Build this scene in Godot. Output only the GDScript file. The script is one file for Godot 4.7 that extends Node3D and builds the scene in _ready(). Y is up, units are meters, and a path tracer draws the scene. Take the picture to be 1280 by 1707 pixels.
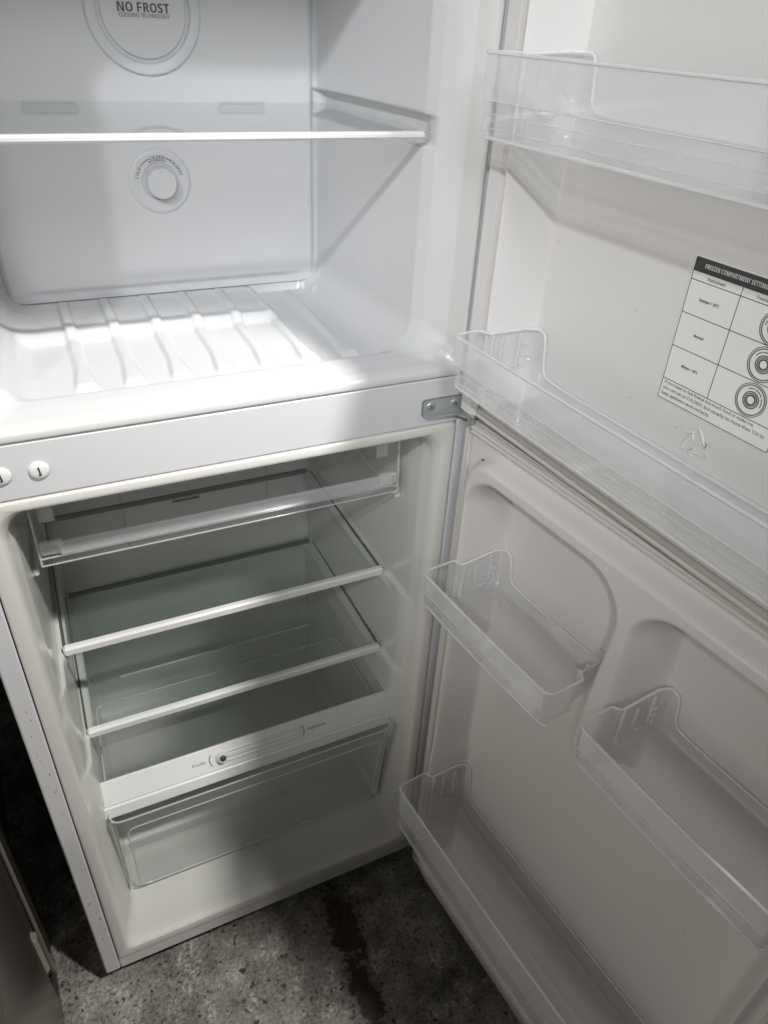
extends Node3D
# An open fridge-freezer: x to the right, y up, z out of the cabinet towards the viewer; the front face of the cabinet is z = 0.

var M := {}
var font := SystemFont.new()
var rng := RandomNumberGenerator.new()


class Shape:
	var v := PackedVector3Array()
	var n := PackedVector3Array()
	var idx := PackedInt32Array()
	var uv := PackedVector2Array()

	func quad(a: Vector3, b: Vector3, c: Vector3, d: Vector3) -> void:  # counter-clockwise seen from outside
		var k := v.size()
		var nn := (b - a).cross(c - a)
		if nn.length_squared() < 1e-16:
			nn = (c - a).cross(d - a)
		nn = nn.normalized()
		for p in [a, b, c, d]:
			v.append(p); n.append(nn); uv.append(Vector2.ZERO)
		idx.append_array([k, k + 2, k + 1, k, k + 3, k + 2])

	func tri(a: Vector3, b: Vector3, c: Vector3) -> void:
		var k := v.size()
		var nn := (b - a).cross(c - a).normalized()
		for p in [a, b, c]:
			v.append(p); n.append(nn); uv.append(Vector2.ZERO)
		idx.append_array([k, k + 2, k + 1])

	func grid(p: PackedVector3Array, nu: int, nv: int, closed := false, flip := false, uvs := PackedVector2Array()) -> void:  # p[j * nu + i]; outside is d/du x d/dv
		var k := v.size()
		var s := -1.0 if flip else 1.0
		for j in nv:
			for i in nu:
				var i0 := i - 1 if i > 0 else (nu - 1 if closed else 0)
				var i1 := i + 1 if i < nu - 1 else (0 if closed else nu - 1)
				var du := p[j * nu + i1] - p[j * nu + i0]
				var dv := p[mini(j + 1, nv - 1) * nu + i] - p[maxi(j - 1, 0) * nu + i]
				var nn := du.cross(dv)
				n.append(nn.normalized() * s if nn.length_squared() > 1e-20 else Vector3.UP)
		v.append_array(p)
		if uvs.size():
			uv.append_array(uvs)
		else:
			var blank := PackedVector2Array(); blank.resize(p.size()); uv.append_array(blank)
		for j in nv - 1:
			for i in (nu if closed else nu - 1):
				var a := k + j * nu + i
				var b := k + j * nu + (i + 1) % nu
				var c := a + nu
				var d := b + nu
				if flip:
					idx.append_array([a, b, c, b, d, c])
				else:
					idx.append_array([a, c, b, b, c, d])

	func box(at: Transform3D, size: Vector3, b := 0.001) -> void:  # chamfered box centred on at
		var h := size / 2
		b = minf(b, minf(h.x, minf(h.y, h.z)) * 0.9)
		var q := func(x: float, y: float, z: float) -> Vector3: return at * Vector3(x, y, z)
		var hx := h.x; var hy := h.y; var hz := h.z
		var ix := hx - b; var iy := hy - b; var iz := hz - b
		for s in [-1.0, 1.0]:
			var f := func(a: Vector3, bb: Vector3, c: Vector3, d: Vector3) -> void:
				if s > 0: quad(at * a, at * bb, at * c, at * d)
				else: quad(at * d, at * c, at * bb, at * a)
			f.call(Vector3(s * hx, -iy, iz), Vector3(s * hx, -iy, -iz), Vector3(s * hx, iy, -iz), Vector3(s * hx, iy, iz))
			f.call(Vector3(-ix, s * hy, iz), Vector3(ix, s * hy, iz), Vector3(ix, s * hy, -iz), Vector3(-ix, s * hy, -iz))
			f.call(Vector3(-ix, -iy, s * hz), Vector3(ix, -iy, s * hz), Vector3(ix, iy, s * hz), Vector3(-ix, iy, s * hz))
		if b <= 0.0:
			return
		for s in [-1.0, 1.0]:
			for t in [-1.0, 1.0]:
				var e := func(a: Vector3, bb: Vector3, c: Vector3, d: Vector3) -> void:
					if s * t > 0: quad(at * a, at * bb, at * c, at * d)
					else: quad(at * d, at * c, at * bb, at * a)
				e.call(Vector3(s * hx, -t * -iy, iz), Vector3(s * hx, t * iy, -iz), Vector3(s * ix, t * hy, -iz), Vector3(s * ix, t * hy, iz))
				e.call(Vector3(s * ix, -iy, t * hz), Vector3(s * hx, -iy, t * iz), Vector3(s * hx, iy, t * iz), Vector3(s * ix, iy, t * hz))
				e.call(Vector3(-ix, s * iy, t * hz), Vector3(ix, s * iy, t * hz), Vector3(ix, s * hy, t * iz), Vector3(-ix, s * hy, t * iz))
				for w in [-1.0, 1.0]:
					var a := at * Vector3(s * hx, t * iy, w * iz)
					var c := at * Vector3(s * ix, t * hy, w * iz)
					var d := at * Vector3(s * ix, t * iy, w * hz)
					if s * t * w > 0: tri(a, c, d)
					else: tri(d, c, a)

	func pane(at: Transform3D, size: Vector3) -> void:  # a sheet of glass: its face, and its edges all round
		var h := size / 2
		var c := []
		for q in [Vector3(-h.x, h.y, h.z), Vector3(h.x, h.y, h.z), Vector3(h.x, h.y, -h.z), Vector3(-h.x, h.y, -h.z)]:
			c.append(q)
		quad(at * c[0], at * c[1], at * c[2], at * c[3])
		for i in 4:
			var a: Vector3 = c[i]
			var b: Vector3 = c[(i + 1) % 4]
			quad(at * (a - Vector3(0, size.y, 0)), at * (b - Vector3(0, size.y, 0)), at * b, at * a)

	func tube(pts: PackedVector3Array, r: float, seg := 8, closed := false) -> void:
		var nv := pts.size()
		var p := PackedVector3Array()
		for j in nv + (1 if closed else 0):
			var jj := j % nv
			var a := pts[(jj - 1 + nv) % nv] if closed or jj > 0 else pts[0]
			var b := pts[(jj + 1) % nv] if closed or jj < nv - 1 else pts[nv - 1]
			var t := (b - a).normalized()
			var up := Vector3.UP if absf(t.y) < 0.9 else Vector3.RIGHT
			var x := t.cross(up).normalized()
			var y := x.cross(t)
			for i in seg:
				var g := TAU * i / seg
				p.append(pts[jj] + (x * cos(g) + y * sin(g)) * r)
		grid(p, seg, nv + (1 if closed else 0), true, false)
		if not closed:
			for e in [0, nv - 1]:
				for i in range(1, seg - 1):
					var a := p[e * seg]; var b := p[e * seg + i]; var c := p[e * seg + i + 1]
					if e == 0: tri(a, c, b)
					else: tri(a, b, c)

	func lathe(at: Transform3D, prof: Array, seg := 48) -> void:  # prof: Vector2(radius, height along local z), outside to the right of the way the profile runs outward-in
		var p := PackedVector3Array()
		for q in prof:
			for i in seg:
				var g := TAU * i / seg
				p.append(at * Vector3(cos(g) * maxf(q.x, 1e-4), sin(g) * maxf(q.x, 1e-4), q.y))
		grid(p, seg, prof.size(), true)

	func plate(poly: PackedVector2Array, at: Transform3D, depth: float, bevel := 0.0) -> void:  # polygon in local xy, from z = 0 to depth
		if Geometry2D.is_polygon_clockwise(poly):
			poly.reverse()
		var top := poly
		if bevel > 0.0:
			var c := Geometry2D.offset_polygon(poly, -bevel)
			if c.size() == 1 and c[0].size() == poly.size():
				top = c[0]
			else:
				bevel = 0.0
		var tris := Geometry2D.triangulate_polygon(top)
		for k in range(0, tris.size(), 3):
			var a := top[tris[k]]; var b := top[tris[k + 1]]; var c := top[tris[k + 2]]
			if (b - a).cross(c - a) < 0:
				var e := b; b = c; c = e
			tri(at * Vector3(a.x, a.y, depth), at * Vector3(b.x, b.y, depth), at * Vector3(c.x, c.y, depth))
			tri(at * Vector3(a.x, a.y, 0), at * Vector3(c.x, c.y, 0), at * Vector3(b.x, b.y, 0))
		for i in poly.size():
			var a := poly[i]; var b := poly[(i + 1) % poly.size()]
			quad(at * Vector3(a.x, a.y, 0), at * Vector3(b.x, b.y, 0), at * Vector3(b.x, b.y, depth - bevel), at * Vector3(a.x, a.y, depth - bevel))

	func mesh() -> ArrayMesh:
		var a := []
		a.resize(Mesh.ARRAY_MAX)
		a[Mesh.ARRAY_VERTEX] = v
		a[Mesh.ARRAY_NORMAL] = n
		a[Mesh.ARRAY_TEX_UV] = uv
		a[Mesh.ARRAY_INDEX] = idx
		var m := ArrayMesh.new()
		m.add_surface_from_arrays(Mesh.PRIMITIVE_TRIANGLES, a)
		return m


func numbered(called: String, parent: Node) -> String:
	if not parent.has_node(called):
		return called
	var k := 1
	while parent.has_node("%s_%03d" % [called, k]):
		k += 1
	return "%s_%03d" % [called, k]


func part(called: String, s, m: Material, parent: Node = self) -> MeshInstance3D:
	var o := MeshInstance3D.new()
	o.name = numbered(called, parent)
	o.mesh = s.mesh() if s is Shape else s
	o.material_override = m
	parent.add_child(o, true)
	return o


func tag(o: Node3D, label: String, category: String, group := "") -> Node3D:
	o.set_meta("label", label)
	o.set_meta("category", category)
	if group:
		o.set_meta("group", group)
	return o


func thing(called: String, label: String, category: String, at := Transform3D(), group := "") -> Node3D:
	var o := Node3D.new()
	o.name = numbered(called, self)
	o.transform = at
	add_child(o, true)
	tag(o, label, category, group)
	return o


func lin(r: float, g: float, b: float, a := 1.0) -> Color:
	var c := Color(r, g, b).linear_to_srgb()
	c.a = a
	return c


func solid(c: Color, rough: float, metal := 0.0, spec := 0.5) -> StandardMaterial3D:
	var m := StandardMaterial3D.new()
	m.albedo_color = c
	m.roughness = rough
	m.metallic = metal
	m.metallic_specular = spec
	m.cull_mode = BaseMaterial3D.CULL_DISABLED
	return m


func clear(c: Color, rough := 0.05) -> StandardMaterial3D:
	var m := solid(c, rough)
	m.transparency = BaseMaterial3D.TRANSPARENCY_ALPHA
	return m


func bumpy(m: StandardMaterial3D, freq: float, scale: float, height: float, sd := 3, oct := 3) -> void:
	var f := FastNoiseLite.new()
	f.seed = sd
	f.frequency = freq
	f.fractal_octaves = oct
	var t := NoiseTexture2D.new()
	t.width = 512; t.height = 512; t.seamless = true; t.noise = f
	m.heightmap_enabled = true
	m.heightmap_texture = t
	m.heightmap_scale = height
	m.uv1_triplanar = true
	m.uv1_world_triplanar = true
	m.uv1_scale = Vector3.ONE * scale


func sm(a: float, b: float, x: float) -> float:
	return smoothstep(a, b, x)


func rrect(p: Vector2, lo: Vector2, hi: Vector2, r: float) -> float:  # signed distance to a rounded rectangle
	var c := (lo + hi) / 2
	var q := (p - c).abs() - (hi - lo) / 2 + Vector2(r, r)
	return minf(maxf(q.x, q.y), 0.0) + Vector2(maxf(q.x, 0), maxf(q.y, 0)).length() - r


func smin(a: float, b: float, k: float) -> float:
	var h := clampf(0.5 + 0.5 * (b - a) / k, 0, 1)
	return lerpf(b, a, h) - k * h * (1 - h)


func ring(lo: Vector2, hi: Vector2, r: float, nb: int, ns: int, nc := 10, low := 1.0) -> PackedVector2Array:  # rounded rectangle, counter-clockwise from the lower left, with nb / ns points along bottom and top / the sides
	var p := PackedVector2Array()
	var q := r * low
	for i in nb: p.append(Vector2(lerpf(lo.x + q, hi.x - q, float(i) / nb), lo.y))
	for i in nc: p.append(Vector2(hi.x - q, lo.y + q) + Vector2.from_angle(-PI / 2 + PI / 2 * i / nc) * q)
	for i in ns: p.append(Vector2(hi.x, lerpf(lo.y + q, hi.y - r, float(i) / ns)))
	for i in nc: p.append(Vector2(hi.x - r, hi.y - r) + Vector2.from_angle(PI / 2 * i / nc) * r)
	for i in nb: p.append(Vector2(lerpf(hi.x - r, lo.x + r, float(i) / nb), hi.y))
	for i in nc: p.append(Vector2(lo.x + r, hi.y - r) + Vector2.from_angle(PI / 2 + PI / 2 * i / nc) * r)
	for i in ns: p.append(Vector2(lo.x, lerpf(hi.y - r, lo.y + q, float(i) / ns)))
	for i in nc: p.append(Vector2(lo.x + q, lo.y + q) + Vector2.from_angle(PI + PI / 2 * i / nc) * q)
	return p


func smooth_path(pts: Array, seg := 5) -> Array:  # corners rounded; each entry [Vector2, radius, value]; gives [Vector2, value]
	var out := []
	var k := pts.size()
	for i in k:
		var a: Vector2 = pts[(i - 1 + k) % k][0]
		var b: Vector2 = pts[i][0]
		var c: Vector2 = pts[(i + 1) % k][0]
		var r: float = pts[i][1]
		var val: float = pts[i][2]
		if r <= 0.0:
			out.append([b, val])
			continue
		var ra := minf(r, (a - b).length() * 0.45)
		var rc := minf(r, (c - b).length() * 0.45)
		var p0 := b + (a - b).normalized() * ra
		var p1 := b + (c - b).normalized() * rc
		for s in seg + 1:
			var t := float(s) / seg
			out.append([p0 * (1 - t) * (1 - t) + b * 2 * t * (1 - t) + p1 * t * t, val])
	return out


func letters(text: String, at: Transform3D, size: Vector2, m: Material, parent: Node, called := "lettering", bold := 400) -> MeshInstance3D:  # lettering stretched to size, its lower left corner at at, facing local z
	var t := TextMesh.new()
	var f := SystemFont.new()
	f.font_names = PackedStringArray(["Droid Sans"])
	f.font_weight = bold
	t.font = f
	t.text = text
	t.font_size = 32
	t.pixel_size = 0.001
	t.depth = 0.004
	t.curve_step = 3.0
	t.horizontal_alignment = HORIZONTAL_ALIGNMENT_LEFT
	var b := t.get_aabb()
	var s := Vector3(size.x / maxf(b.size.x, 1e-5), size.y / maxf(b.size.y, 1e-5), 0.03)
	var o := MeshInstance3D.new()
	o.name = numbered(called, parent)
	o.mesh = t
	o.material_override = m
	o.transform = at * Transform3D(Basis.from_scale(s), Vector3(-b.position.x * s.x, -b.position.y * s.y, -b.position.z * s.z))
	parent.add_child(o, true)
	return o


# ---------------------------------------------------------------- the scene

const HINGE := Vector3(0.537, 0, 0.008)
const FREEZER_TURN := 4.09
const FRIDGE_TURN := 6.79
const FLOOR := -0.045


func door_frame(deg: float) -> Transform3D:
	var t := deg_to_rad(deg)
	return Transform3D(Basis(Vector3(sin(t), 0, cos(t)), Vector3.UP, Vector3(-cos(t), 0, sin(t))), HINGE)


func _ready() -> void:
	rng.seed = 11
	set_view()
	set_light()
	materials()
	surroundings()
	var fridge := thing("refrigerator", "white two-door refrigerator standing open on bare concrete beside a steel appliance", "refrigerator")
	cabinet(fridge)
	freezer_inside(fridge)
	fridge_inside(fridge)
	freezer_door(fridge)
	fridge_door(fridge)
	shelves()
	chill_tray()
	crisper()
	bins()


func set_view() -> void:
	var cam := Camera3D.new()
	cam.name = "camera"
	cam.fov = 70.27
	cam.near = 0.02
	cam.far = 60.0
	add_child(cam)
	cam.look_at_from_position(Vector3(0.112846, 1.264166, 0.641786), Vector3(0.112846, 1.264166, 0.641786) + CAM_FWD, Vector3.UP)
	cam.transform.basis = Basis(CAM_RIGHT, CAM_UP, -CAM_FWD).orthonormalized()
	cam.current = true


const CAM_RIGHT := Vector3(0.904383, 0.048217, 0.423988)
const CAM_UP := Vector3(0.203675, 0.824336, -0.528193)
const CAM_FWD := Vector3(0.374977, -0.564044, -0.735695)


func set_light() -> void:
	var e := Environment.new()
	e.background_mode = Environment.BG_COLOR
	e.background_color = lin(0.042, 0.042, 0.041)
	e.tonemap_mode = Environment.TONE_MAPPER_LINEAR
	e.tonemap_exposure = 1.32
	e.sdfgi_enabled = true
	e.ssao_enabled = true
	e.ssil_enabled = true
	var w := WorldEnvironment.new()
	w.name = "surrounding_light"
	w.environment = e
	add_child(w)
	# two ceiling lamps: one out to the right, behind the open doors, and one to the left of the viewer
	spot("ceiling_spot", Vector3(0.92, 2.69, 1.14), Vector3(0.25, 0.955, 0.27), 4.5, 0.05, 11.7, 0.12, Color(1.0, 0.995, 0.98))
	spot("ceiling_spot", Vector3(-1.25, 2.80, 2.05), Vector3(0.46, 1.20, 0.06), 3.2, 0.06, 11.5, 1.0, Color(0.985, 0.99, 1.0))
	# a larger diffused lamp between the two, above the viewer
	spot("diffused_lamp", Vector3(-0.1, 2.3, 2.1), Vector3(0.36, 1.24, 0.0), 3.1, 0.45, 12.5, 1.0, Color(0.98, 0.99, 1.0))
	# light that comes back from the room on the left
	var fill := AreaLight3D.new()
	fill.name = "room_light"
	fill.area_size = Vector2(1.8, 1.5)
	fill.area_normalize_energy = false
	fill.light_energy = 0.48
	fill.light_color = Color(1.0, 0.975, 0.945)
	fill.shadow_enabled = true
	add_child(fill)
	fill.look_at_from_position(Vector3(-2.1, 1.3, 0.70), Vector3(0.5, 0.55, 0.40), Vector3.UP)


func spot(called: String, at: Vector3, to: Vector3, energy: float, size: float, angle: float, soft: float, c: Color) -> void:
	var l := SpotLight3D.new()
	l.name = numbered(called, self)
	l.light_energy = energy
	l.light_size = size
	l.light_color = c
	l.spot_angle = angle
	l.spot_angle_attenuation = soft
	l.spot_range = 12.0
	l.spot_attenuation = 2.0
	l.shadow_enabled = true
	add_child(l)
	l.look_at_from_position(at, to, Vector3.UP)


func materials() -> void:
	M.paint = solid(lin(0.66, 0.655, 0.665), 0.32)
	bumpy(M.paint, 0.02, 6.0, 0.004, 5, 2)
	M.liner = solid(lin(0.67, 0.675, 0.685), 0.22)
	bumpy(M.liner, 0.012, 4.0, 0.02, 6, 3)
	M.panel = solid(lin(0.69, 0.692, 0.70), 0.42)
	bumpy(M.panel, 0.015, 5.0, 0.012, 12, 3)
	M.lip = solid(lin(0.68, 0.67, 0.63), 0.28)
	M.freezer_lip = solid(lin(0.63, 0.63, 0.615), 0.26)
	bumpy(M.lip, 0.02, 6.0, 0.006, 8, 2)
	M.fridge = solid(lin(0.645, 0.645, 0.61), 0.2)
	bumpy(M.fridge, 0.012, 4.0, 0.02, 9, 3)
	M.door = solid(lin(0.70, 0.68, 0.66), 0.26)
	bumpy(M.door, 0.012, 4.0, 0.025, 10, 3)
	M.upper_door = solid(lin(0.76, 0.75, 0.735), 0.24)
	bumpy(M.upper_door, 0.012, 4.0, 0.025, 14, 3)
	M.white = solid(lin(0.78, 0.78, 0.77), 0.28)
	M.gasket = solid(lin(0.62, 0.61, 0.58), 0.45)
	M.grime = solid(lin(0.16, 0.155, 0.145), 0.7)
	M.grey = solid(lin(0.05, 0.055, 0.055), 0.5)
	M.black = solid(lin(0.012, 0.012, 0.012), 0.6)
	M.ink = solid(lin(0.06, 0.06, 0.06), 0.6)
	M.print_white = solid(lin(0.75, 0.75, 0.75), 0.5)
	M.paper = solid(lin(0.86, 0.86, 0.85), 0.4)
	M.rust = solid(lin(0.16, 0.10, 0.07), 0.8)
	M.zinc = solid(lin(0.50, 0.53, 0.53), 0.34, 0.6)
	M.steel = solid(lin(0.17, 0.148, 0.122), 0.24, 0.7)
	bumpy(M.steel, 0.02, 5.0, 0.01, 17, 2)
	M.steel_edge = solid(lin(0.42, 0.385, 0.33), 0.25, 0.6)
	M.dark_steel = solid(lin(0.07, 0.063, 0.055), 0.3, 0.5)
	M.solid_clear = solid(lin(0.93, 0.95, 0.95, 0.0), 0.03)
	M.solid_clear.refraction_enabled = true
	M.solid_clear.refraction_scale = 0.045
	M.clear = clear(lin(0.88, 0.89, 0.90, 0.10), 0.06)
	M.milky = clear(lin(0.88, 0.89, 0.90, 0.32), 0.08)
	M.haze = clear(lin(0.74, 0.76, 0.75, 0.20), 0.12)
	M.rim = clear(lin(0.92, 0.93, 0.94, 0.55), 0.1)
	M.mould = clear(lin(0.90, 0.91, 0.92, 0.34), 0.08)
	M.tray = clear(lin(0.72, 0.74, 0.74, 0.05), 0.06)
	M.tray_rim = clear(lin(0.80, 0.82, 0.82, 0.40), 0.1)
	M.grip = clear(lin(0.75, 0.77, 0.77, 0.30), 0.12)
	M.glass = clear(lin(0.42, 0.54, 0.48, 0.13), 0.04)
	M.glass_frost = clear(lin(0.40, 0.46, 0.44, 0.22), 0.05)
	M.glass_edge = solid(lin(0.07, 0.10, 0.085), 0.2)
	M.stamp = solid(lin(0.10, 0.10, 0.10), 0.6)
	M.channel = solid(lin(0.46, 0.46, 0.45), 0.4)


func surroundings() -> void:
	# the concrete floor: one sheet, grain and pits and the brown patch of old coating worn into it
	var n := 1536
	var side := 1.2
	var f := FastNoiseLite.new()
	f.seed = 4; f.frequency = 0.006; f.fractal_octaves = 5
	var broad := f.get_image(n, n, false, false, true).get_data()
	f.seed = 9; f.frequency = 0.20; f.fractal_octaves = 3; f.fractal_gain = 0.7
	var fine := f.get_image(n, n, false, false, true).get_data()
	f.seed = 21; f.frequency = 0.036; f.fractal_octaves = 3; f.fractal_gain = 0.62
	var pits := f.get_image(n, n, false, false, true).get_data()
	f.seed = 33; f.frequency = 0.012; f.fractal_octaves = 4
	var wear := f.get_image(n, n, false, false, true).get_data()
	f.seed = 57; f.frequency = 0.085; f.fractal_octaves = 3; f.fractal_gain = 0.6
	var mids := f.get_image(n, n, false, false, true).get_data()
	var col := PackedByteArray(); col.resize(n * n * 3)
	var hgt := PackedByteArray(); hgt.resize(n * n)
	var x0 := -0.45
	var z0 := -0.62
	for j in n:
		for i in n:
			var k := j * n + i
			var b := broad[k] / 255.0
			var g := fine[k] / 255.0
			var p := pits[k] / 255.0
			var w := wear[k] / 255.0
			var x := x0 + side * i / n
			var z := z0 + side * j / n
			var m := mids[k] / 255.0
			var v := 0.215 + 0.20 * (b - 0.5) + 0.18 * (g - 0.5) + 0.17 * (m - 0.5) + 0.24 * (w - 0.5)
			var h := 0.5 + 0.30 * (g - 0.5) + 0.55 * (m - 0.5)
			v = maxf(v, 0.05)
			var c := Color(v * 1.07, v, v * 0.90)
			var light := smoothstep(0.50, 0.75, w) * smoothstep(0.52, 0.66, m)
			c = c.lerp(Color(0.50, 0.48, 0.44), light * 0.7)
			var pit := smoothstep(0.25, 0.20, p) * smoothstep(0.70, 0.50, m)
			c = c.lerp(Color(0.045, 0.038, 0.03), pit * 0.9)
			h -= 0.4 * pit
			var pit2 := smoothstep(0.80, 0.86, p) * smoothstep(0.40, 0.60, b)
			c = c.lerp(Color(0.085, 0.062, 0.042), pit2 * 0.7)
			h -= 0.2 * pit2
			var pin := smoothstep(0.20, 0.13, m)
			c = c.lerp(Color(0.055, 0.047, 0.04), pin * 0.75)
			h -= 0.2 * pin
			var patch := 0.0
			patch = maxf(patch, 1.0 - Vector2((x - 0.378) / 0.036, (z - 0.06) / 0.085).length())
			patch = maxf(patch, 1.0 - Vector2((x - 0.368) / 0.028, (z - 0.17) / 0.08).length())
			patch = maxf(patch, 0.45 - Vector2((x - 0.20) / 0.02, (z - 0.06) / 0.02).length())
			patch = maxf(patch, 0.7 - Vector2((x - 0.47) / 0.05, (z - 0.33) / 0.05).length())
			var st := smoothstep(0.14, 0.34, patch + 0.7 * (w - 0.5) + 0.6 * (p - 0.5) + 0.5 * (m - 0.5)) * (1.0 if patch > 0.0 else 0.0)
			c = c.lerp(Color(0.040, 0.028, 0.020) * (0.6 + 0.8 * m), st * 0.95)
			h -= 0.12 * st
			var o := c.linear_to_srgb()
			col[k * 3] = clampi(int(o.r * 255), 0, 255)
			col[k * 3 + 1] = clampi(int(o.g * 255), 0, 255)
			col[k * 3 + 2] = clampi(int(o.b * 255), 0, 255)
			hgt[k] = clampi(int(h * 255), 0, 255)
	var fm := solid(Color.WHITE, 0.75, 0.0, 0.4)
	fm.albedo_texture = ImageTexture.create_from_image(Image.create_from_data(n, n, false, Image.FORMAT_RGB8, col))
	fm.heightmap_enabled = true
	fm.heightmap_texture = ImageTexture.create_from_image(Image.create_from_data(n, n, false, Image.FORMAT_L8, hgt))
	fm.heightmap_scale = 0.35
	var s := Shape.new()
	var pts := PackedVector3Array()
	var uvs := PackedVector2Array()
	for c in [Vector2(-3, -1.2), Vector2(4, -1.2), Vector2(-3, 4), Vector2(4, 4)]:
		pts.append(Vector3(c.x, FLOOR, c.y))
		uvs.append(Vector2((c.x - x0) / side, (c.y - z0) / side))
	s.grid(pts, 2, 2, false, true, uvs)
	var fl := part("floor", s, fm)
	fl.set_meta("kind", "structure")
	# the wall behind
	s = Shape.new()
	s.box(Transform3D(Basis(), Vector3(0.5, 1.2, -0.75)), Vector3(7, 2.6, 0.12), 0.0)
	var wl := part("wall", s, solid(lin(0.16, 0.155, 0.145), 0.8))
	wl.set_meta("kind", "structure")
	steel_appliance()


func steel_appliance() -> void:
	# only its right-hand flank shows, at the lower left
	var a := thing("steel_appliance", "dark stainless steel appliance at the lower left beside the refrigerator", "appliance", Transform3D(Basis(Vector3.UP, deg_to_rad(2.0)), Vector3(-0.079, FLOOR, -0.122)))
	# only the outer frame and part of the door show; the body behind is set back a little
	var slab := func(called: String, x: float, y: float, z: float, w: float, h: float, d: float, bev: float, m: Material) -> void:
		var q := Shape.new()
		q.box(Transform3D(Basis(), Vector3(x, y, z)), Vector3(w, h, d), bev)
		part(called, q, m, a)
	slab.call("body", -0.30, 0.425, -0.215, 0.50, 0.85, 0.42, 0.004, M.dark_steel)
	slab.call("frame", -0.25, 0.225, 0.034, 0.496, 0.45, 0.066, 0.004, M.steel)
	slab.call("frame", -0.25, 0.225, 0.475, 0.49, 0.45, 0.56, 0.002, M.dark_steel)
	slab.call("edge_strip", 0.0005, 0.225, 0.0710, 0.005, 0.446, 0.003, 0.001, M.steel_edge)
	slab.call("door", -0.22, 0.225, 0.30, 0.446, 0.444, 0.36, 0.006, M.steel)
	slab.call("handle", 0.001, 0.16, 0.112, 0.012, 0.10, 0.020, 0.005, M.steel_edge)
	slab.call("kick_strip", -0.002, 0.012, 0.096, 0.006, 0.022, 0.045, 0.001, M.dark_steel)


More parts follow.
